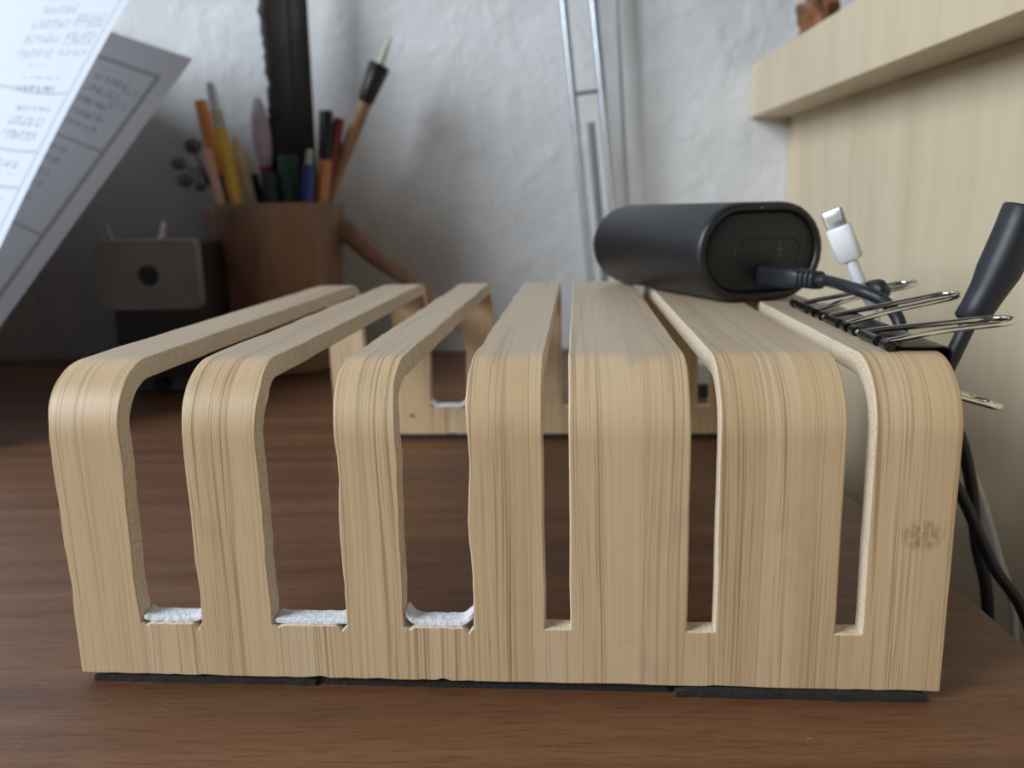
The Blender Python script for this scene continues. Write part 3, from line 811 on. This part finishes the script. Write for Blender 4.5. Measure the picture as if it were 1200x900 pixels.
# sprig of seed pods
sp = thing('seed_pod_sprig', 'dried sprig of round grey pods leaning out behind the pens', 'dried plant', (-0.088, 0.452, 0.0086))
S0 = Vector((-0.088, 0.452, 0.0086))
tube('stem', [Vector(p)-S0 for p in ((-0.088, 0.452, 0.0086), (-0.104, 0.455, 0.118), (-0.1165, 0.452, 0.134), (-0.127, 0.449, 0.150))], [0.0014, 0.0013, 0.0011, 0.0009], M['twig'], sp, 8, 5)
for k, (p, r) in enumerate((((-0.1285, 0.448, 0.1655), 0.0068), ((-0.1395, 0.446, 0.1530), 0.0056), ((-0.1355, 0.445, 0.1405), 0.0060), ((-0.1240, 0.444, 0.1360), 0.0045))):
    q = Vector(p); ball('seed_pod', q-S0, (r, r, r*0.95), M['pod'], sp, 2, 0.2, k)
    tube('stalk', [Vector((-0.1165, 0.452, 0.134))-S0, (Vector((-0.122, 0.4505, 0.142)).lerp(q, 0.5))-S0, q-S0], 0.0006, M['twig'], sp, 6, 4)

# ------------------------------------------------------------------ desk pencil sharpener
sh = thing('pencil_sharpener', 'dark desk pencil sharpener with a square grey face plate', 'sharpener', (-0.120, 0.36, 0))
bm = bmesh.new()
o_ = [(x, z) for x, z in rrect(0.0325, 0.0220, 0.005, 4)]
loft(bm, [[(x, y, z+0.0785) for x, z in [(a*k, b*k) for a, b in o_]] for y, k in ((-0.024, 1.0), (-0.0285, 1.0), (-0.030, 0.975))])
pl = from_bm('face_plate', bm, M['greyplate'], sh, angle=40)
bm = bmesh.new()
add_tube(bm, [(0.0005, -0.0301, 0.0785), (0.0005, -0.0316, 0.0785)], [0.0065, 0.0055], 20)
from_bm('pencil_collar', bm, M['darkbody'], pl, angle=40)
bm = bmesh.new(); add_tube(bm, [(0.0005, -0.0310, 0.0785), (0.0005, -0.0322, 0.0785)], [0.0038, 0.0036], 16)
from_bm('pencil_hole', bm, M['deep_black'], pl, angle=40)
bm = bmesh.new()
loft(bm, [[(x*k, y, z) for x, z in [(a, b+0.055) for a, b in rrect(0.027, 0.043, 0.006, 4)]] for y, k in ((-0.0235, 1.0), (0.034, 1.0), (0.037, 0.94))])
from_bm('body', bm, M['darkbody'], sh, angle=40)
box('base', (-0.029, 0.027, -0.010, 0.036, 0, 0.012), M['basegrey'], sh, 0.002)
tube('clamp_knob', [(-0.006, -0.010, 0.0065), (-0.006, -0.017, 0.0065)], [0.0045, 0.0042], M['black'], sh, 16)
for x, dx, m in ((-0.021, -0.003, M['darksteel']), (0.0095, 0.0030, M['contact'])):
    tube('pinch_lever', [(x, -0.027, 0.099), (x+dx*0.5, -0.0275, 0.104), (x+dx, -0.028, 0.1105)], [0.0024, 0.0020, 0.0017], m, sh, 10)
tube('crank', [(0.004, 0.037, 0.07), (0.004, 0.044, 0.07), (0.004, 0.046, 0.066), (0.004, 0.046, 0.030)], 0.0025, M['darksteel'], sh, 10)

# ------------------------------------------------------------------ slim metal stand by the wall
ms = thing('metal_stand', 'slim silver metal stand of thin tubes leaning at the wall', 'stand', (0.170, 0.462, 0))
def line_x(x0, z0, x1, z1, z): return x0+(x1-x0)*(z-z0)/(z1-z0)
def rod(name, a, b, y, zlo, zhi, r, m):
    xa = line_x(*a, *b, zlo)-0.170; xb = line_x(*a, *b, zhi)-0.170
    return tube(name, [(xa, y-0.462, zlo), (xb, y-0.462, zhi)], r, m, ms, 12)
rod('tube', (0.1475, 0.2605), (0.1672, 0.0582), 0.455, 0.0001, 0.42, 0.0030, M['silver'])
rod('tube', (0.1690, 0.2600), (0.1842, 0.1120), 0.455, 0.0001, 0.42, 0.0033, M['silver'])
rod('thin_rod', (0.1874, 0.2607), (0.1971, 0.1117), 0.470, 0.0001, 0.42, 0.0017, M['silver'])
rod('inner_rod', (0.1678, 0.1746), (0.1735, 0.1122), 0.462, 0.0001, 0.176, 0.0028, M['darksteel'])
for z in (0.1965, 0.03):
    xa = line_x(0.1475, 0.2605, 0.1672, 0.0582, z-0.001)-0.170; xb = line_x(0.1690, 0.26, 0.1842, 0.112, z+0.0015)-0.170
    tube('rung', [(xa, -0.007, z-0.001), (xb, -0.007, z+0.0015)], 0.0015, M['darksteel'], ms, 10)
tube('rung', [(line_x(0.1690, 0.26, 0.1842, 0.112, 0.035)-0.170, -0.007, 0.035), (line_x(0.1874, 0.2607, 0.1971, 0.1117, 0.035)-0.170, 0.008, 0.035)], 0.0015, M['darksteel'], ms, 10)
tube('rung', [(line_x(0.1678, 0.1746, 0.1735, 0.1122, 0.030)-0.170, 0.0, 0.030), (line_x(0.1678, 0.1746, 0.1735, 0.1122, 0.030)-0.170, -0.007, 0.030)], 0.0012, M['darksteel'], ms, 8)

# ------------------------------------------------------------------ small block glimpsed through the slots
mb = thing('metal_block', 'small grey metal block with a dark foot, glimpsed behind the rack', 'block', (0.221, 0.315, 0))
box('foot', (-0.0150, 0.0150, -0.0150, 0.0150, 0, 0.0075), M['black'], mb, 0.0008)
box('block_body', (-0.0150, 0.0150, -0.0150, 0.0150, 0.0075, 0.0210), M['silver'], mb, 0.0012)

# ------------------------------------------------------------------ bit of bark on the cabinet
ball('bark_piece', (0, 0, 0.021), (0.014, 0.012, 0.0200), M['bark'], None, 4, 0.55, 3)
bk = bpy.data.objects['bark_piece']; bk.location = (0.3330, 0.458, 0.2183)
tag(bk, 'rough rust brown lump of bark on the cabinet top', 'bark')
zmin = min(v.co.z for v in bk.data.vertices)
for v in bk.data.vertices: v.co.z -= zmin
